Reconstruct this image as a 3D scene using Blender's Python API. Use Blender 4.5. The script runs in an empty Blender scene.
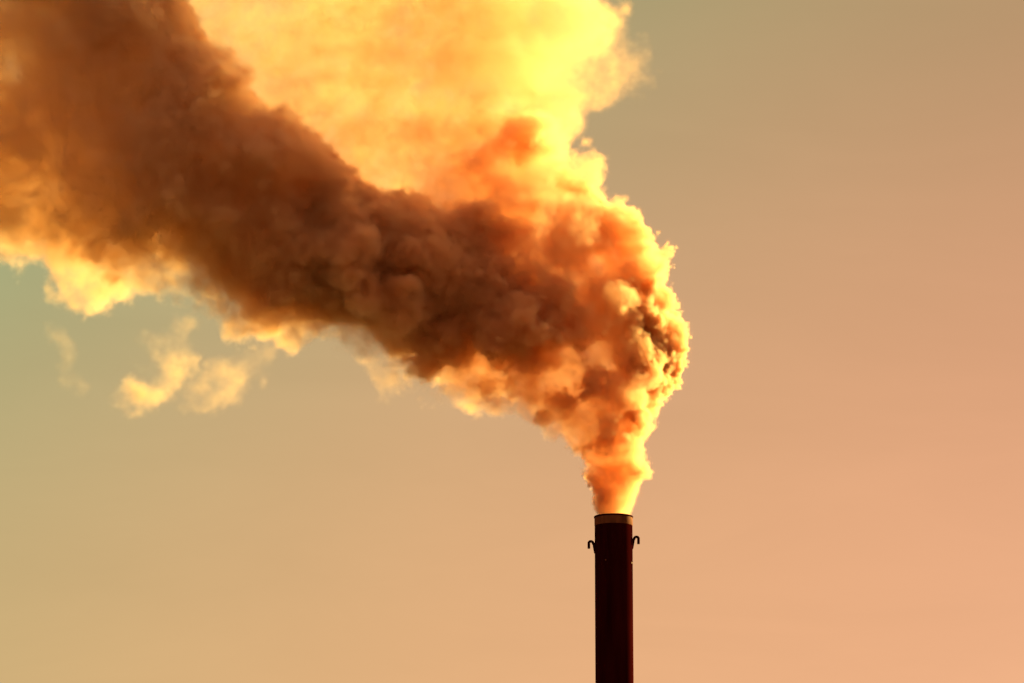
import bpy, bmesh, math, time
from concurrent.futures import ThreadPoolExecutor
import numpy as np
from mathutils import Vector, Matrix

T0 = time.time()
sc = bpy.context.scene
COL = sc.collection
RAD = math.radians

# ------------------------------------------------------------------ camera
W, H = 1024, 683
FPX = 3690.0                       # focal length in pixels of a 1024 px wide frame
CAM = Vector((0.0, -300.0, 1.7))
PITCH = RAD(12.6)
cd = bpy.data.cameras.new('camera')
cd.sensor_width = 36.0
cd.lens = FPX / W * 36.0
cd.clip_start = 1.0
cd.clip_end = 30000.0
cam = bpy.data.objects.new('camera', cd)
COL.objects.link(cam)
cam.location = CAM
cam.rotation_euler = (RAD(90) + PITCH, 0, 0)
sc.camera = cam

def at(px, py, y=0.0):
    """the point of the plane Y = y that is seen at pixel (px, py)"""
    vx, vy = (px - W / 2) / FPX, (H / 2 - py) / FPX
    d = Vector((vx, math.cos(PITCH) - vy * math.sin(PITCH), math.sin(PITCH) + vy * math.cos(PITCH)))
    return CAM + d * ((y - CAM.y) / d.y)

M_PX = 300.0 / math.cos(PITCH) / FPX * math.cos(RAD(0))      # metres per pixel near the chimney

# ------------------------------------------------------------------ light
EXPOSURE = 2.0
SUN_AZ, SUN_EL = 51.0, 11.0        # degrees to the right of the view direction, above the horizon
sun_dir = Vector((math.sin(RAD(SUN_AZ)) * math.cos(RAD(SUN_EL)),
                  math.cos(RAD(SUN_AZ)) * math.cos(RAD(SUN_EL)), math.sin(RAD(SUN_EL))))
sd = bpy.data.lights.new('sun', 'SUN')
sd.energy = 5.0
sd.color = (1.0, 0.655, 0.19)
sd.angle = RAD(0.5)
sun = bpy.data.objects.new('sun', sd)
COL.objects.link(sun)
sun.rotation_euler = sun_dir.to_track_quat('Z', 'Y').to_euler()
sun.location = (60, 60, 120)

vs = sc.view_settings
vs.view_transform = 'Standard'
vs.look = 'None'
vs.exposure = EXPOSURE
vs.gamma = 1.0
vs.use_curve_mapping = False

def s2l(c):
    c = np.asarray(c, float) / 255.0
    return np.where(c <= 0.04045, c / 12.92, ((c + 0.055) / 1.055) ** 2.4)

# sky: a hazy evening sky whose colour varies smoothly with the direction
SKY = [(25, 350, 182, 167, 123), (30, 440, 183, 166, 121), (30, 660, 199, 169, 120), (215, 530, 207, 173, 122),
       (415, 470, 219, 175, 128), (430, 620, 233, 176, 131), (715, 210, 176, 148, 110), (730, 20, 174, 149, 111),
       (855, 190, 185, 139, 108), (970, 20, 178, 143, 109), (1005, 190, 194, 140, 111), (735, 430, 207, 150, 120),
       (990, 420, 226, 165, 129), (775, 650, 222, 160, 126), (990, 660, 231, 172, 134)]
rows, rhs = [], []
for px, py, *c in SKY:
    d = (at(px, py) - CAM).normalized()
    u, v = d.x / 0.14, (d.z - math.sin(PITCH)) / 0.09
    rows.append([1, u, v, u * v, u * u, v * v])
    rhs.append(s2l(c))
coef = np.linalg.lstsq(np.array(rows), np.array(rhs), rcond=None)[0] / (2.0 ** EXPOSURE)

world = bpy.data.worlds.new('World')
sc.world = world
world.use_nodes = True
nt = world.node_tree
nt.nodes.clear()
N = nt.nodes.new
L = nt.links.new
out = N('ShaderNodeOutputWorld')
bg = N('ShaderNodeBackground')
tc = N('ShaderNodeTexCoord')
sep = N('ShaderNodeSeparateXYZ')
L(tc.outputs['Generated'], sep.inputs[0])

def wm(op, a, b=None):
    n = N('ShaderNodeMath')
    n.operation = op
    for i, x in enumerate((a, b)):
        if x is None:
            continue
        if isinstance(x, (int, float)):
            n.inputs[i].default_value = x
        else:
            L(x, n.inputs[i])
    return n.outputs[0]

def soft(x, lim):
    # lim * tanh(x / lim): nearly linear inside the view, levelling off outside it
    return wm('MULTIPLY', wm('TANH', wm('DIVIDE', x, lim)), lim)

u = soft(wm('DIVIDE', sep.outputs[0], 0.14), 1.6)
v = soft(wm('DIVIDE', wm('SUBTRACT', sep.outputs[2], math.sin(PITCH)), 0.09), 1.6)
# refit with the same soft limits
lim = lambda x: 1.6 * np.tanh(np.array(x) / 1.6)
rr = np.array(rows)
uu, vv = lim(rr[:, 1]), lim(rr[:, 2])
coef = np.linalg.lstsq(np.stack([np.ones_like(uu), uu, vv, uu * vv, uu * uu, vv * vv], 1), np.array(rhs), rcond=None)[0] / (2.0 ** EXPOSURE)
terms = [None, u, v, wm('MULTIPLY', u, v), wm('MULTIPLY', u, u), wm('MULTIPLY', v, v)]
comb = N('ShaderNodeCombineXYZ')
for ch in range(3):
    acc = float(coef[0, ch])
    for t, k in zip(terms[1:], coef[1:, ch]):
        acc = wm('ADD', wm('MULTIPLY', t, float(k)), acc)
    L(wm('MAXIMUM', acc, 0.01), comb.inputs[ch])
sky = N('ShaderNodeTexSky')
sky.sky_type = 'NISHITA'
sky.sun_disc = False
sky.sun_elevation = RAD(SUN_EL)
sky.sun_rotation = RAD(SUN_AZ)
sky.dust_density = 6.0
sk = N('ShaderNodeVectorMath')
sk.operation = 'MULTIPLY'
L(sky.outputs[0], sk.inputs[0])
sk.inputs[1].default_value = (0.07, 0.05, 0.02)
# haze brightness falls off on the side of the sky away from the sun
dot = N('ShaderNodeVectorMath')
dot.operation = 'DOT_PRODUCT'
L(tc.outputs['Generated'], dot.inputs[0])
dot.inputs[1].default_value = (0, 1, 0)
mr = N('ShaderNodeMapRange')
mr.interpolation_type = 'SMOOTHSTEP'
L(dot.outputs['Value'], mr.inputs['Value'])
mr.inputs['From Min'].default_value = -0.6
mr.inputs['From Max'].default_value = 0.9
mr.inputs['To Min'].default_value = 0.8
mr.inputs['To Max'].default_value = 1.0
# further round, the sky is an even dusky pink
wide = N('ShaderNodeMapRange')
wide.interpolation_type = 'SMOOTHSTEP'
L(dot.outputs['Value'], wide.inputs['Value'])
wide.inputs['From Min'].default_value = 0.55
wide.inputs['From Max'].default_value = 0.93
dusk = N('ShaderNodeMix')
dusk.data_type = 'RGBA'
L(wide.outputs[0], dusk.inputs['Factor'])
dusk.inputs['A'].default_value = (*(s2l((200, 148, 120)) / 2.0 ** EXPOSURE), 1)
L(comb.outputs[0], dusk.inputs['B'])
# faint streaks of high haze
stm = N('ShaderNodeMapping')
stm.inputs['Rotation'].default_value = (0, RAD(-14), 0)
stm.inputs['Scale'].default_value = (9, 9, 34)
L(tc.outputs['Generated'], stm.inputs[0])
stn = N('ShaderNodeTexNoise')
stn.inputs['Scale'].default_value = 1.0
stn.inputs['Detail'].default_value = 5
stn.inputs['Roughness'].default_value = 0.6
stn.inputs['Distortion'].default_value = 0.6
L(stm.outputs[0], stn.inputs['Vector'])
str_ = wm('ADD', wm('MULTIPLY', stn.outputs['Fac'], 0.15), 0.925)
hz0 = N('ShaderNodeVectorMath')
hz0.operation = 'SCALE'
L(dusk.outputs['Result'], hz0.inputs[0])
L(str_, hz0.inputs['Scale'])
hz = N('ShaderNodeVectorMath')
hz.operation = 'SCALE'
L(hz0.outputs[0], hz.inputs[0])
L(mr.outputs[0], hz.inputs['Scale'])
mixs = N('ShaderNodeMix')
mixs.data_type = 'RGBA'
mixs.inputs['Factor'].default_value = 0.10
L(hz.outputs[0], mixs.inputs['A'])
L(sk.outputs[0], mixs.inputs['B'])
L(mixs.outputs['Result'], bg.inputs['Color'])
bg.inputs['Strength'].default_value = 1.0
L(bg.outputs[0], out.inputs['Surface'])

cy = sc.cycles
cy.use_denoising = True
cy.use_adaptive_sampling = True
cy.adaptive_threshold = 0.03
cy.max_bounces = 16
cy.diffuse_bounces = 2
cy.glossy_bounces = 2
cy.volume_bounces = 12
cy.transparent_max_bounces = 64
cy.volume_step_rate = 1.3
cy.volume_max_steps = 1024
cy.sample_clamp_indirect = 6.0

# ------------------------------------------------------------------ helpers
def tag(o, label=None, category=None, group=None, kind=None):
    for k, x in (('label', label), ('category', category), ('group', group), ('kind', kind)):
        if x:
            o[k] = x
    return o

def mesh_obj(name, bm, mat, parent=None, smooth=False):
    me = bpy.data.meshes.new(name)
    bm.normal_update()
    bm.to_mesh(me)
    bm.free()
    me.materials.append(mat)
    if smooth:
        for p in me.polygons:
            p.use_smooth = True
    o = bpy.data.objects.new(name, me)
    COL.objects.link(o)
    if parent:
        o.parent = parent
    return o

def lathe(profile, n=96):
    bm = bmesh.new()
    rings = []
    for r, z in profile:
        rings.append([bm.verts.new((r * math.cos(2 * math.pi * i / n), r * math.sin(2 * math.pi * i / n), z)) for i in range(n)])
    for a, b in zip(rings, rings[1:]):
        for i in range(n):
            bm.faces.new((a[i], a[(i + 1) % n], b[(i + 1) % n], b[i]))
    return bm

def tube(bm, pts, r, n=10):
    pts = [Vector(p) for p in pts]
    rings = []
    for i, p in enumerate(pts):
        t = (pts[min(i + 1, len(pts) - 1)] - pts[max(i - 1, 0)]).normalized()
        up = Vector((0, 1, 0)) if abs(t.y) < 0.9 else Vector((1, 0, 0))
        a = t.cross(up).normalized()
        b = t.cross(a)
        rings.append([bm.verts.new(p + (a * math.cos(2 * math.pi * k / n) + b * math.sin(2 * math.pi * k / n)) * r) for k in range(n)])
    for p, q in zip(rings, rings[1:]):
        for k in range(n):
            bm.faces.new((p[k], p[(k + 1) % n], q[(k + 1) % n], q[k]))
    bm.faces.new(rings[0][::-1])
    bm.faces.new(rings[-1])

def principled(name, base, rough=0.6, metal=0.0, noise=None, spec=0.3, tint=None):
    m = bpy.data.materials.new(name)
    m.use_nodes = True
    t = m.node_tree
    b = t.nodes['Principled BSDF']
    b.inputs['Base Color'].default_value = (*base, 1)
    b.inputs['Roughness'].default_value = rough
    b.inputs['Metallic'].default_value = metal
    b.inputs['Specular IOR Level'].default_value = spec
    if tint:
        b.inputs['Specular Tint'].default_value = (*tint, 1)
    if noise:
        sx, amt = noise
        c = t.nodes.new('ShaderNodeTexCoord')
        mp = t.nodes.new('ShaderNodeMapping')
        mp.inputs['Scale'].default_value = sx
        t.links.new(c.outputs['Object'], mp.inputs[0])
        n = t.nodes.new('ShaderNodeTexNoise')
        n.inputs['Scale'].default_value = 1.0
        n.inputs['Detail'].default_value = 6
        t.links.new(mp.outputs[0], n.inputs['Vector'])
        r = t.nodes.new('ShaderNodeValToRGB')
        r.color_ramp.elements[0].position = 0.3
        r.color_ramp.elements[1].position = 0.75
        r.color_ramp.elements[0].color = (*[x * (1 - amt) for x in base], 1)
        r.color_ramp.elements[1].color = (*[min(1, x * (1 + amt)) for x in base], 1)
        t.links.new(n.outputs['Fac'], r.inputs[0])
        t.links.new(r.outputs[0], b.inputs['Base Color'])
    return m

# ------------------------------------------------------------------ ground
gm = principled('dry_ground', (0.09, 0.075, 0.05), 0.9, noise=((0.05, 0.05, 0.05), 0.5))
bm = bmesh.new()
bmesh.ops.create_circle(bm, cap_ends=True, radius=15000, segments=96)
tag(mesh_obj('ground', bm, gm), kind='structure')

# ------------------------------------------------------------------ smokestack
top = at(613.5, 516.5)
R = (632.5 - 594.5) / 2 * M_PX
ZT = top.z
stack = bpy.data.objects.new('smokestack', None)
COL.objects.link(stack)
stack.location = (top.x, 0, 0)
tag(stack, 'tall dark red industrial chimney with a paler band below its rim, smoke pouring out', 'chimney')
paint = principled('dark_red_paint', (0.025, 0.0023, 0.0025), 0.9, noise=((1.2, 1.2, 0.15), 0.45), spec=0.0)
bandm = principled('weathered_band', (0.17, 0.060, 0.028), 0.7, noise=((2.0, 2.0, 0.6), 0.4), spec=0.02)
iron = principled('blackened_iron', (0.025, 0.003, 0.004), 0.8, spec=0.0)
soot = principled('soot', (0.01, 0.006, 0.005), 0.95, spec=0.05)
BH = 9.5 * M_PX
prof = [(R * 1.12, 0.0), (R * 1.12, 1.2), (R * 1.06, 1.5)]
zz = 1.5
while zz < ZT - BH - 27.0:
    zz += 10.0
    prof += [(R * 0.985, zz - 0.03), (R * 0.978, zz), (R * 0.985, zz + 0.03)]      # weld seams of the steel sections
prof += [(R * 0.985, ZT - BH)]
shaft = mesh_obj('shaft', lathe(prof), paint, stack, True)
mesh_obj('rim_band', lathe([(R * 0.985, ZT - BH + 0.002), (R * 0.995, ZT - BH + 0.03), (R * 0.995, ZT - 0.14)]), bandm, stack, True)
mesh_obj('rim', lathe([(R * 0.995, ZT - 0.138), (R * 1.02, ZT - 0.12), (R * 1.02, ZT - 0.02), (R * 1.0, ZT),
                       (R * 0.94, ZT), (R * 0.92, ZT - 0.03)]), iron, stack, True)
mesh_obj('liner', lathe([(R * 0.918, ZT - 0.03), (R * 0.918, ZT - 9.0), (0.01, ZT - 9.0)]), soot, stack, True)

def hook(side, zc):
    bm = bmesh.new()
    x0 = R * 0.95
    # gusset plate that carries the hook
    pl = [(x0, 0.10), (R + 0.06, 0.16), (R + 0.17, 0.20), (R + 0.13, -0.20), (R + 0.03, -0.72), (x0, -0.80)]
    f = []
    for yy in (-0.07, 0.07):
        f.append([bm.verts.new((side * x, yy, zc + z)) for x, z in pl])
    bm.faces.new(f[0] if side < 0 else f[0][::-1])
    bm.faces.new(f[1][::-1] if side < 0 else f[1])
    for i in range(6):
        j = (i + 1) % 6
        bm.faces.new((f[0][i], f[1][i], f[1][j], f[0][j]))
    pts = [(side * (R + 0.08), 0, zc + 0.02), (side * (R + 0.12), 0, zc + 0.15)]
    for k in range(9):
        a = math.pi * (0.75 - 0.75 * k / 8)
        pts.append((side * (R + 0.29 + 0.17 * math.cos(a)), 0, zc + 0.12 + 0.14 * math.sin(a)))
    pts.append((side * (R + 0.46), 0, zc - 0.34))
    tube(bm, pts, 0.11)
    bmesh.ops.recalc_face_normals(bm, faces=bm.faces)
    return bm

zl, zr = at(590, 544.5).z, at(640, 540).z
tag(mesh_obj('lifting_hook', hook(-1, zl), iron, stack))
tag(mesh_obj('lifting_hook', hook(1, zr), iron, stack))
mb = principled('rusty_bolt', (0.16, 0.05, 0.03), 0.6, spec=0.1)
for px, py in ((605, 559.5), (631, 561)):
    a = math.asin(max(-0.98, min(0.98, (px - 613.5) * M_PX / R)))
    p = Vector((math.sin(a) * R * 0.985, -math.cos(a) * R * 0.985, at(px, py, -R).z))
    bm = bmesh.new()
    bmesh.ops.create_cone(bm, cap_ends=True, segments=12, radius1=0.085, radius2=0.06, depth=0.09,
                          matrix=Matrix.Translation(p) @ Vector((math.sin(a), -math.cos(a), 0)).to_track_quat('Z', 'Y').to_matrix().to_4x4())
    mesh_obj('bolt', bm, mb, stack)

# ------------------------------------------------------------------ smoke
def smoke_material(name, color, color_left, g):
    m = bpy.data.materials.new(name)
    m.use_nodes = True
    t = m.node_tree
    t.nodes.clear()
    o = t.nodes.new('ShaderNodeOutputMaterial')
    p = t.nodes.new('ShaderNodeVolumePrincipled')
    # the scattering colour turns paler towards the left
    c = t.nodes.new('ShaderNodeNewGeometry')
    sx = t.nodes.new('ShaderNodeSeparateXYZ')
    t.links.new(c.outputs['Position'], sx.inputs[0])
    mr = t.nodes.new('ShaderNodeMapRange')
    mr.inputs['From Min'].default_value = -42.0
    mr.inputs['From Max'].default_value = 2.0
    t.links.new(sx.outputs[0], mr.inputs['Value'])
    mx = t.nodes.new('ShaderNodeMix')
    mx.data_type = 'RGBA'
    mx.inputs['A'].default_value = (*color_left, 1)
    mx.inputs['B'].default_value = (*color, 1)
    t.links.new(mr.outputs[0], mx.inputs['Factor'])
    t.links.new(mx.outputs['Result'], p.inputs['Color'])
    p.inputs['Absorption Color'].default_value = (0, 0, 0, 1)
    p.inputs['Density'].default_value = 1.0
    p.inputs['Density Attribute'].default_value = 'density'
    p.inputs['Anisotropy'].default_value = g
    t.links.new(p.outputs[0], o.inputs['Volume'])
    return m

def film_material(name):
    # almost clear film added to give the hull a surface; it passes light through
    m = bpy.data.materials.new(name)
    m.use_nodes = True
    t = m.node_tree
    t.nodes.clear()
    o = t.nodes.new('ShaderNodeOutputMaterial')
    mx = t.nodes.new('ShaderNodeMixShader')
    tr = t.nodes.new('ShaderNodeBsdfTransparent')
    tl = t.nodes.new('ShaderNodeBsdfTranslucent')
    tl.inputs['Color'].default_value = (0.8, 0.5, 0.3, 1)
    mx.inputs[0].default_value = 0.004
    t.links.new(tr.outputs[0], mx.inputs[1])
    t.links.new(tl.outputs[0], mx.inputs[2])
    t.links.new(mx.outputs[0], o.inputs['Surface'])
    return m

class Grid:
    def __init__(self, lo, hi, vox):
        self.lo = np.array(lo, np.float32)
        self.n = np.maximum(2, np.ceil((np.array(hi) - self.lo) / vox).astype(int) + 1)
        self.vox = vox
        self.hi = self.lo + (self.n - 1) * vox
        self.ax = [self.lo[i] + vox * np.arange(self.n[i], dtype=np.float32) for i in range(3)]

    def noise(self, size, seed, stretch=(1, 1, 1)):
        """smooth random field with features of about SIZE metres, roughly -1..1"""
        Ws, dims = [], []
        for i in range(3):
            # the lattice is fixed in the world, so that neighbouring grids share one noise
            s = size * stretch[i]
            base = math.floor(-80.0 / s)
            t = self.ax[i] / s - base
            k0 = np.floor(t).astype(int)
            f = (t - k0).astype(np.float32)
            lo, hi = k0.min() - 1, k0.max() + 3
            m = np.zeros((len(t), hi - lo), np.float32)
            w = [(1 - f) ** 3 / 6, (3 * f ** 3 - 6 * f ** 2 + 4) / 6, (-3 * f ** 3 + 3 * f ** 2 + 3 * f + 1) / 6, f ** 3 / 6]
            r = np.arange(len(t))
            for j in range(4):
                m[r, k0 - 1 + j - lo] += w[j]
            Ws.append(m)
            dims.append(np.arange(lo, hi, dtype=np.uint64))
        # value of a lattice point: a hash of its whole-number address
        h = (dims[0][:, None, None] * np.uint64(73856093)) ^ (dims[1][None, :, None] * np.uint64(19349663)) ^ (dims[2][None, None, :] * np.uint64(83492791))
        h = h + np.uint64(seed * 2654435761 + 12345)
        for _ in range(2):
            h ^= h >> np.uint64(33)
            h *= np.uint64(0xff51afd7ed558ccd)
        h ^= h >> np.uint64(33)
        lat = ((h >> np.uint64(11)).astype(np.float64) * (3.46 / 2.0 ** 53) - 1.73).astype(np.float32)
        a = np.tensordot(Ws[0], lat, (1, 0))
        a = np.tensordot(a, Ws[1], (1, 1))          # x z y
        a = np.tensordot(a, Ws[2], (1, 1))          # x y z
        return a * 2.0

    def fbm(self, size, octaves, seed, billow=False, gain=0.5):
        acc, amp, tot = None, 1.0, 0.0
        for k in range(octaves):
            n = self.noise(size * 0.5 ** k, seed + k)
            if billow:
                n = np.abs(n) * 2.0 - 1.0
            acc = n * amp if acc is None else acc + n * amp
            tot += amp
            amp *= gain
        return acc / tot

def splat(g, X, F, c, r, reach):
    """slices of the grid within REACH of c and the signed depth r - |p - c| there"""
    sl = []
    for i in range(3):
        a = int(math.floor((c[i] - reach - g.lo[i]) / g.vox))
        b = int(math.ceil((c[i] + reach - g.lo[i]) / g.vox)) + 1
        a, b = max(a, 0), min(b, g.n[i])
        if a >= b:
            return None, None
        sl.append(slice(a, b))
    sl = tuple(sl)
    d2 = (X[0][sl] - c[0]) ** 2
    d2 += (X[1][sl] - c[1]) ** 2
    d2 += (X[2][sl] - c[2]) ** 2
    np.sqrt(d2, out=d2)
    return sl, r - d2

def smoothstep(x):
    x = np.clip(x, 0, 1)
    return x * x * (3 - 2 * x)

def new_group(name):
    ng = bpy.data.node_groups.new(name, 'GeometryNodeTree')
    ng.interface.new_socket('Geometry', in_out='INPUT', socket_type='NodeSocketGeometry')
    ng.interface.new_socket('Geometry', in_out='OUTPUT', socket_type='NodeSocketGeometry')
    return ng, ng.nodes.new, ng.links.new, ng.nodes.new('NodeGroupInput'), ng.nodes.new('NodeGroupOutput')

def smoke_body(name, g, dens, mat, film_mat, thr, hull_voxel=0.4):
    """a closed mesh along the edge of the smoke, filled by a voxel volume of its density (its child)"""
    nv = int(np.prod(g.n))
    me = bpy.data.meshes.new(name + '_voxels')
    me.vertices.add(nv)
    at_ = me.attributes.new('smoke', 'FLOAT', 'POINT')
    at_.data.foreach_set('value', np.ascontiguousarray(dens, np.float32).ravel())
    vox = bpy.data.objects.new(name + '_voxels', me)        # only a store of numbers; never linked to the scene

    ng, A, K, gi, go = new_group(name)
    vc = A('GeometryNodeVolumeCube')
    vc.inputs['Min'].default_value = [float(x) for x in g.lo]
    vc.inputs['Max'].default_value = [float(x) for x in g.hi]
    for i, ax in enumerate('XYZ'):
        vc.inputs['Resolution ' + ax].default_value = int(g.n[i])
    pos = A('GeometryNodeInputPosition')
    sb = A('ShaderNodeVectorMath')
    sb.operation = 'SUBTRACT'
    K(pos.outputs[0], sb.inputs[0])
    sb.inputs[1].default_value = [float(x) for x in g.lo]
    scl = A('ShaderNodeVectorMath')
    scl.operation = 'SCALE'
    K(sb.outputs[0], scl.inputs[0])
    scl.inputs['Scale'].default_value = 1.0 / g.vox
    sx = A('ShaderNodeSeparateXYZ')
    K(scl.outputs[0], sx.inputs[0])
    ints = []
    for i in range(3):
        f = A('FunctionNodeFloatToInt')
        f.rounding_mode = 'ROUND'
        K(sx.outputs[i], f.inputs[0])
        ints.append(f.outputs[0])

    def im(op, a, b):
        n = A('FunctionNodeIntegerMath')
        n.operation = op
        for i, x in enumerate((a, b)):
            if isinstance(x, int):
                n.inputs[i].default_value = x
            else:
                K(x, n.inputs[i])
        return n.outputs[0]
    idx = im('ADD', im('MULTIPLY', im('ADD', im('MULTIPLY', ints[0], int(g.n[1])), ints[1]), int(g.n[2])), ints[2])
    oi = A('GeometryNodeObjectInfo')
    oi.inputs['Object'].default_value = vox
    na = A('GeometryNodeInputNamedAttribute')
    na.data_type = 'FLOAT'
    na.inputs['Name'].default_value = 'smoke'
    si = A('GeometryNodeSampleIndex')
    si.data_type = 'FLOAT'
    si.domain = 'POINT'
    K(oi.outputs['Geometry'], si.inputs['Geometry'])
    K(na.outputs[0], si.inputs['Value'])
    K(idx, si.inputs['Index'])
    K(si.outputs[0], vc.inputs['Density'])
    sm = A('GeometryNodeSetMaterial')
    sm.inputs['Material'].default_value = mat
    K(vc.outputs[0], sm.inputs[0])
    # while the hull is taken, the group gives the mesh along the edge of the volume; afterwards the volume itself
    vm = A('GeometryNodeVolumeToMesh')
    vm.resolution_mode = 'VOXEL_SIZE'
    vm.inputs['Voxel Size'].default_value = hull_voxel
    vm.inputs['Threshold'].default_value = thr
    vm.inputs['Adaptivity'].default_value = 0.15
    K(vc.outputs[0], vm.inputs[0])
    lk = K(vm.outputs[0], go.inputs[0])
    tmp = bpy.data.objects.new(name + '_hull', bpy.data.meshes.new('tmp'))
    COL.objects.link(tmp)
    md = tmp.modifiers.new('smoke', 'NODES')
    md.node_group = ng
    dg = bpy.context.evaluated_depsgraph_get()
    hull = bpy.data.meshes.new_from_object(tmp.evaluated_get(dg))
    bpy.data.objects.remove(tmp)
    ng.links.remove(lk)
    ng.nodes.remove(vm)
    K(sm.outputs[0], go.inputs[0])
    hull.name = name
    hull.materials.clear()
    hull.materials.append(film_mat)
    o = bpy.data.objects.new(name, hull)
    COL.objects.link(o)
    vd = bpy.data.volumes.new('vapour')
    vd.materials.append(mat)
    vo = bpy.data.objects.new('vapour', vd)
    COL.objects.link(vo)
    vo.parent = o
    md = vo.modifiers.new('smoke', 'NODES')
    md.node_group = ng
    print(name, 'hull', len(hull.polygons), 'faces', round(time.time() - T0, 1))
    return o

MOUTH = np.array((top.x, 0.0, ZT))

def warped(g, warp, seed):
    """the voxel positions, pushed about by turbulence that grows with the distance from the mouth"""
    X = [x.astype(np.float32) for x in np.meshgrid(*g.ax, indexing='ij')]
    far = np.clip(np.sqrt((X[0] - MOUTH[0]) ** 2 + X[1] ** 2 + (X[2] - MOUTH[2]) ** 2) / 9.0, 0.16, 1.0)
    for i in range(3):
        X[i] += (g.fbm(7.0, 2, seed + 10 * i) * warp[0] + g.fbm(2.4, 4, seed + 10 * i + 5, gain=0.6) * warp[1]) * far
    return X

def field(g, X, puffs, k=0.8):
    """signed depth below the edge of the smoke, its density and the width of its edge, at every voxel"""
    S = np.full(g.n, 1e-9, np.float32)
    SR = np.zeros(g.n, np.float32)
    SW = np.zeros(g.n, np.float32)
    for c, r, rho, w in puffs:
        sl, d = splat(g, X, S, c, r, r + 6)
        if sl is None:
            continue
        e = np.exp(np.clip(d / k, -25, 25))
        S[sl] += e
        SR[sl] += e * rho
        SW[sl] += e * w
    SR /= S
    SW /= S
    np.maximum(SW, 0.15, out=SW)
    np.log(S, out=S)
    S *= k
    return S, SR, SW

def add_kid(g, X, F, c, r):
    sl, d = splat(g, X, F, c, r, r * 1.05 + 1.5)
    if sl is None:
        return
    f = F[sl]
    h = np.clip(0.5 + 0.5 * (d - f) / (0.08 * r), 0, 1)
    F[sl] = f * (1 - h) + d * h + 0.08 * r * h * (1 - h)

CALM = at(420, 300, 0).x          # left of here the smoke has drifted off and lost its crisp heads

def grow_kids(g, X, F, puffs, gens, seed):
    """cauliflower: generations of smaller puffs sitting on the surface of the larger ones"""
    rng = np.random.default_rng(seed)
    parents, kids = [(c, r) for c, r, rho, w in puffs if c[2] > ZT + 5.0], []
    for frac, per, out_ in gens:
        nxt = []
        for c, r in parents:
            for _ in range(rng.poisson(per if c[0] > CALM else per * 0.45)):
                d = rng.standard_normal(3)
                d /= np.linalg.norm(d)
                rc = r * frac * rng.uniform(0.4, 1.5)
                cc = c + d * (r - rc * (1 - out_))
                if cc[2] < ZT + 3.5:
                    continue
                ii = np.round((cc - g.lo) / g.vox).astype(int)
                if np.any(ii < 0) or np.any(ii >= g.n):
                    continue
                f = F[tuple(ii)]
                if f > rc * 1.0 or f < -rc * 0.7:      # buried, or adrift
                    continue
                nxt.append((cc, rc))
        for c, r in nxt:
            add_kid(g, X, F, c, r)
        parents = nxt
        kids += nxt
        print('puffs', len(nxt), round(time.time() - T0, 1))
    return kids

def density(g, F, RHO, WID, seed, rough=(0.20, 0.30), mottle=1.2, ragged=0.0):
    F += g.fbm(1.5, 4, seed + 77, billow=True, gain=0.75) * (rough[0] * np.clip(1.3 - WID, 0.22, 1.0) + rough[1] * WID)
    F += g.fbm(5.0, 6, seed + 99, gain=0.68) * WID * 0.7
    if ragged:
        F += g.fbm(2.6, 6, seed + 31, gain=0.7) * (ragged * (0.6 + 0.6 * WID))
    F /= WID
    D = smoothstep(F)
    D *= RHO
    # turbulence leaves knots and gaps in it, at every size
    D *= np.exp(mottle * np.clip(RHO, 0.12, 1) * g.fbm(3.4, 6, seed + 55, gain=0.68) + 1.1 * g.fbm(0.9, 3, seed + 63, gain=0.8))
    return D

def placed(rows):
    return [(np.array(at(px, py, y)), r * M_PX * (1 + y / 300.0), rho, w) for px, py, y, r, rho, w in rows]

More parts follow.
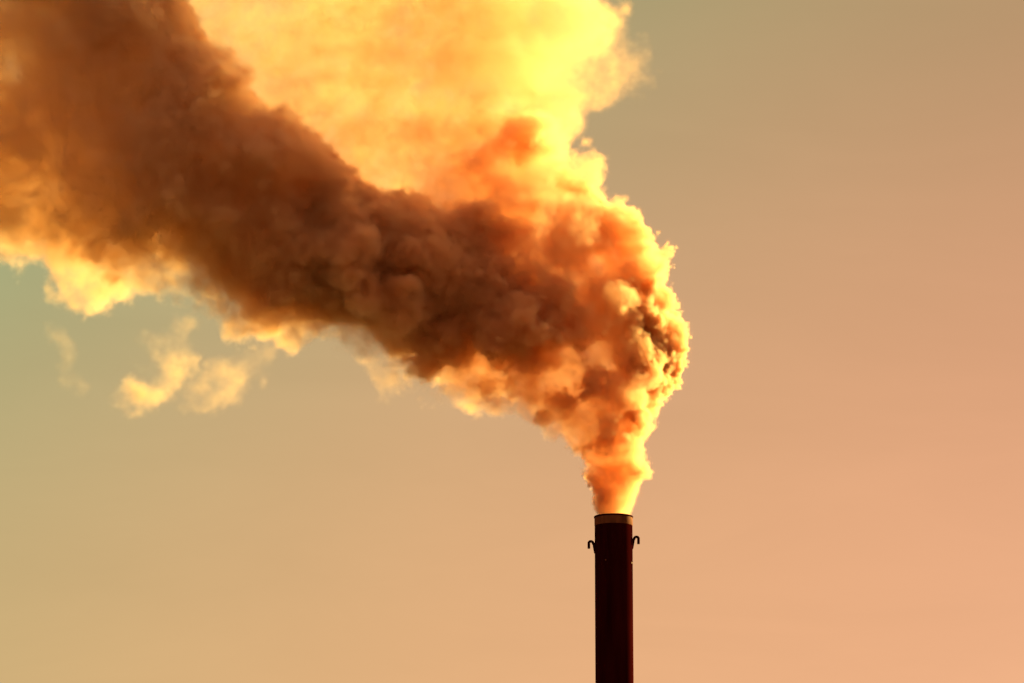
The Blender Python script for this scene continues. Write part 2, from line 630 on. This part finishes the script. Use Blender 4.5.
# (px, py, depth in m towards (-) or away from (+) the camera, radius px, density per m, edge width m)
THIN = placed([
    # the neck above the mouth
    (613, 515, 0, 10, 2.3, .2), (613, 504, 0, 10.5, 2.3, .2), (612.5, 492, 0, 11.5, 2.3, .2), (611.5, 478, 0, 13.5, 2.3, .2),
    (610.5, 464, 0, 14.5, 1.9, .22), (610, 450, 0, 18.5, 1.6, .25),
    # the swelling column
    (600, 422, -0.5, 32, 1.12, 0.25), (622, 423, 0.5, 22, 2.10, 0.22), (575, 410, -1, 36, 0.50, 0.35), (636, 398, 1, 26, 1.96, 0.22),
    (656, 368, 1, 31, 1.96, 0.20), (670, 354, 1, 20, 2.10, 0.20), (672, 326, 1, 13, 1.68, 0.20), (608, 388, 0, 42, 0.35, 0.50), (545, 390, -1, 40, 0.45, 0.40), (590, 360, 0, 55, 0.23, 0.50),
    (640, 330, 1.5, 44, 1.40, 0.22), (650, 292, 2, 30, 1.82, 0.20), (600, 310, 1, 62, 0.42, 0.50), (632, 255, 2, 28, 1.68, 0.22),
    (550, 340, -1, 58, 0.23, 0.50), (505, 368, -1.5, 42, 0.45, 0.45), (610, 228, 3, 28, 1.40, 0.24), (575, 270, 1, 65, 0.21, 0.50),
    (520, 300, -1, 68, 0.50, 0.45), (470, 345, -2, 48, 0.55, 0.50), (572, 200, 3, 36, 0.28, 0.50), (530, 225, 2, 60, 0.20, 0.50),
    (545, 160, 5, 34, 0.40, 0.70), (500, 180, 5, 45, 0.38, 0.80),
    # thin ragged skirt under the swelling
    (560, 422, -2.0, 20, .5, .6), (530, 412, -2, 22, .45, .7), (500, 404, -2, 20, .4, .7), (478, 402, -2, 14, .35, .7),
    (590, 432, -1.5, 18, .7, .4), (430, 372, -2.5, 14, .5, .7), (385, 325, -3, 18, .5, .7),
    # the shaded band that drifts off to the left, nearer the camera
    (445, 280, -3, 68, 1.4, .8), (420, 325, -3, 40, 1.1, .7), (395, 255, -4, 75, 1.4, .9), (340, 260, -4.5, 72, 1.3, 1.0),
    (285, 235, -5, 85, 1.2, 1.1), (270, 298, -5, 40, .6, 1.2), (225, 190, -5.5, 90, 1.1, 1.2), (160, 165, -6, 95, .95, 1.4),
    (178, 112, -6, 77, 1.4, .6), (100, 90, -6, 90, .50, 1.5), (90, 185, -6, 82, .48, 1.6), (25, 160, -6.5, 85, .42, 1.6),
    (125, 30, -6, 76, .8, .7), (40, 15, -6, 70, .45, 1.5), (130, 215, -6.5, 52, .7, 1.1), (60, 205, -6.5, 52, .6, 1.3), (200, 262, -6, 34, .6, 1.0), (-40, 150, -7, 100, .34, 1.8), (-60, 40, -7, 100, .35, 1.8),
    (470, 236, -2.5, 46, .9, .9), (330, 202, -3.5, 48, 1.5, .7), (400, 226, -3, 44, .9, .8),
    (130, -50, -5, 60, .8, 1.4), (40, -50, -6, 80, .7, 1.8),
    # ragged bright underside and thin shreds
    (130, 264, -4, 36, .36, 1.1), (80, 278, -4, 28, .35, 1.2), (170, 272, -4, 28, .35, 1.2), (15, 240, -4, 34, .4, 1.2),
    (235, 325, -4, 18, .35, 1.0), (300, 332, -4, 20, .25, 1.2), (350, 334, -4, 22, .25, 1.2), (400, 385, -3, 16, .10, 1.3),
    (378, 352, -4, 16, .15, 1.2), (215, 300, -5, 24, .3, 1.2), (440, 392, -3, 14, .2, 1.0),
    # the sunlit billow behind and above
    (545, 110, 9, 45, .20, 1.0), (520, 60, 11, 60, .19, 1.2), (555, 15, 11, 52, .15, 1.3), (597, 72, 10, 33, .075, 1.4), (622, 60, 10, 14, .06, 1.4),
    (602, 44, 10, 24, .065, 1.4), (460, 95, 9, 68, .17, 1.3), (440, 20, 12, 80, .17, 1.5), (390, 110, 9, 62, .16, 1.3),
    (350, 40, 12, 80, .15, 1.5), (285, 50, 11, 72, .14, 1.5), (310, 115, 8, 50, .15, 1.3), (430, 165, 3, 50, .24, 1.1),
    (480, 160, 4, 45, .26, 1.0), (455, 182, 0.5, 32, .28, .9), (500, 195, 0, 26, .3, .8), (250, -20, 12, 60, .14, 1.5), (500, -40, 12, 80, .18, 1.5), (350, -50, 13, 90, .16, 1.5),
    (520, 40, 15, 55, .25, 1.2), (580, 25, 16, 40, .2, 1.2),  # back layer added to hold sunlight off the band and the billow's left
    (225, 20, 10, 55, .14, 1.4), (200, -50, 11, 70, .14, 1.4), (365, 165, 3, 46, .20, 1.1)])

# dense heads of smoke that boil up through the thinner mass
HEADS = placed([
    (490, 338, -3.5, 50, 1.8, .4), (462, 298, -4.0, 52, 1.6, .5), (530, 352, -3.2, 32, 1.6, .4), (455, 345, -3.5, 34, 1.4, .5),
    (505, 180, 1.0, 32, .5, 1.0), (535, 150, 3.0, 32, .6, 1.0), (560, 172, 2.0, 22, .6, .7), (485, 248, -3.0, 42, 1.2, .7),
    (500, 300, -4.0, 18, 1.4, .4), (500, 394, -3.0, 18, 1.4, .3), (525, 400, -2.8, 14, 1.3, .3),
    (570, 246, -2.0, 30, .9, .4), (618, 310, -2.5, 27, 1.0, .3), (578, 338, -3.4, 21, 1.6, .25), (552, 318, -3.4, 20, 1.6, .3),
    (650, 285, -0.8, 26, 1.6, .22), (663, 328, 0.0, 22, 1.8, .2), (650, 374, -1.0, 22, 1.8, .2), (676, 356, 0.8, 15, 1.8, .2),
    (612, 226, 0.2, 26, 1.0, .3), (632, 250, 0.5, 22, 1.3, .25), (588, 198, 1.5, 24, .9, .35),
    (552, 408, -2.6, 18, 2.0, .22), (580, 384, -3.2, 17, 2.0, .22), (610, 400, -2.6, 13, 1.6, .2), (632, 416, -1.4, 14, 1.8, .2),
    (598, 434, -1.6, 13, 1.1, .3), (622, 354, -3.0, 13, 1.4, .22)])

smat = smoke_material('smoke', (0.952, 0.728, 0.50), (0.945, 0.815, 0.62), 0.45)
film_mat = film_material('hull_film')
VOX = 0.125
SEED = 3
WARP = (0.9, 0.6)
LO = (at(-185, 300, 0).x, -13.5, ZT - 0.3)
HI = (at(700, 300, 0).x, 20.0, at(300, -165, 0).z)
# the smaller puffs are sown on a coarse grid
g = Grid(LO, HI, 0.4)
X = warped(g, WARP, SEED)
F = field(g, X, THIN)[0]
KIDS = grow_kids(g, X, F, THIN, [(0.46, 5, 0.6), (0.45, 5, 0.6)], SEED)
F = field(g, X, HEADS, 0.4)[0]
HEAD_KIDS = grow_kids(g, X, F, HEADS, [(0.55, 5, 0.6), (0.45, 4, 0.5), (0.45, 3, 0.5)], SEED + 1)
del X, F

g = Grid(LO, HI, VOX)
print('grid', g.n, np.prod(g.n) / 1e6, 'M')
D = np.zeros(g.n, np.float32)

class Block(Grid):
    """a piece of a grid, with the same voxels"""
    def __init__(self, g, sl):
        self.vox = g.vox
        self.ax = [g.ax[i][sl[i]] for i in range(3)]
        self.n = np.array([len(a) for a in self.ax])
        self.lo = np.array([a[0] for a in self.ax])
        self.hi = np.array([a[-1] for a in self.ax])

def fill(sl):
    b = Block(g, sl)
    def touches(c, r, m):
        q = np.clip(c, b.lo, b.hi)
        return np.linalg.norm(c - q) < r + m
    thin = [p for p in THIN if touches(p[0], p[1], 6.0)]
    if not any(touches(p[0], p[1], 2.5) for p in thin):
        return
    X = warped(b, WARP, SEED)
    F, RHO, WID = field(b, X, thin)
    for c, r in KIDS:
        if touches(c, r, 3.2):
            add_kid(b, X, F, c, r)
    if F.max() > -1.5:
        D[sl] += density(b, F, RHO, WID, SEED, (0.50, 0.36), 1.6, 0.5)
    heads = [p for p in HEADS if touches(p[0], p[1], 6.0)]
    if any(touches(p[0], p[1], 2.5) for p in heads):
        F, RHO, WID = field(b, X, heads, 0.4)
        for c, r in HEAD_KIDS:
            if touches(c, r, 3.2):
                add_kid(b, X, F, c, r)
        if F.max() > -1.5:
            D[sl] += density(b, F, RHO, WID, SEED + 200, (0.48, 0.3), 1.2, 1.4)

STEP = 48
cuts = [[slice(k, min(k + STEP, int(m))) for k in range(0, int(m), STEP)] for m in g.n]
with ThreadPoolExecutor(4) as ex:
    list(ex.map(fill, [(p, q, r) for p in cuts[0] for q in cuts[1] for r in cuts[2]]))
print('filled', round(time.time() - T0, 1))
# it leaves through the flue: nothing below the rim, nothing wider than the mouth there
dz = g.ax[2] - ZT
lim_r = 0.93 * R + np.maximum(dz, 0) * 0.35
rr_ = np.sqrt((g.ax[0] - MOUTH[0])[:, None] ** 2 + g.ax[1][None, :] ** 2)
nz = int(np.searchsorted(dz, 3.0))
D[:, :, :nz] *= np.clip((lim_r[None, None, :nz] - rr_[:, :, None]) / 0.2, 0, 1)
D[:, :, dz < -0.02] = 0
plume = smoke_body('smoke_plume', g, D, smat, film_mat, 0.06)
tag(plume, 'huge brown and yellow smoke plume billowing from the chimney and drifting left', 'smoke')

# shreds torn off the underside
def wisp(label, rows, seed):
    p = placed(rows)
    lo = np.min([c - r - 1.6 for c, r, _, _ in p], axis=0)
    hi = np.max([c + r + 1.6 for c, r, _, _ in p], axis=0)
    g = Grid(lo, hi, 0.14)
    X = warped(g, (0.8, 1.3), seed)
    F, RHO, WID = field(g, X, p)
    n = g.fbm(2.2, 5, seed + 7, gain=0.7)
    F = F + n * 0.75
    o = smoke_body('smoke_wisp', g, RHO * smoothstep(F / WID) * np.exp(1.6 * g.fbm(1.4, 4, seed + 9, gain=0.7)), smat, film_mat, 0.016, 0.3)
    tag(o, label, 'smoke', 'shreds of smoke below the plume')

wisp('bright yellow wisp of smoke, brightest of the shreds below the left end of the plume',
     [(180, 318, -4.5, 11, .14, 1.5), (168, 330, -4.2, 12, .2, 1.5), (158, 342, -4, 13, .24, 1.5), (163, 358, -4, 17, .45, 1.4), (170, 376, -4, 19, .45, 1.4), (156, 392, -4, 18, .48, 1.4), (132, 402, -4, 15, .42, 1.4), (108, 409, -4, 11, .28, 1.4)], 21)
wisp('small pale wisp of smoke just right of the brightest yellow shred',
     [(202, 396, -4, 13, .24, 1.5), (218, 390, -4, 14, .24, 1.5), (236, 382, -4, 11, .12, 1.6), (252, 372, -4, 10, .09, 1.6), (264, 360, -4, 9, .07, 1.6)], 22)
wisp('faint thin wisp of smoke, leftmost of the shreds hanging below the plume',
     [(56, 348, -4, 10, .09, 1.5), (62, 362, -4, 11, .10, 1.5), (67, 376, -4, 11, .11, 1.5), (77, 390, -4, 11, .12, 1.5)], 23)
print('script', round(time.time() - T0, 1))
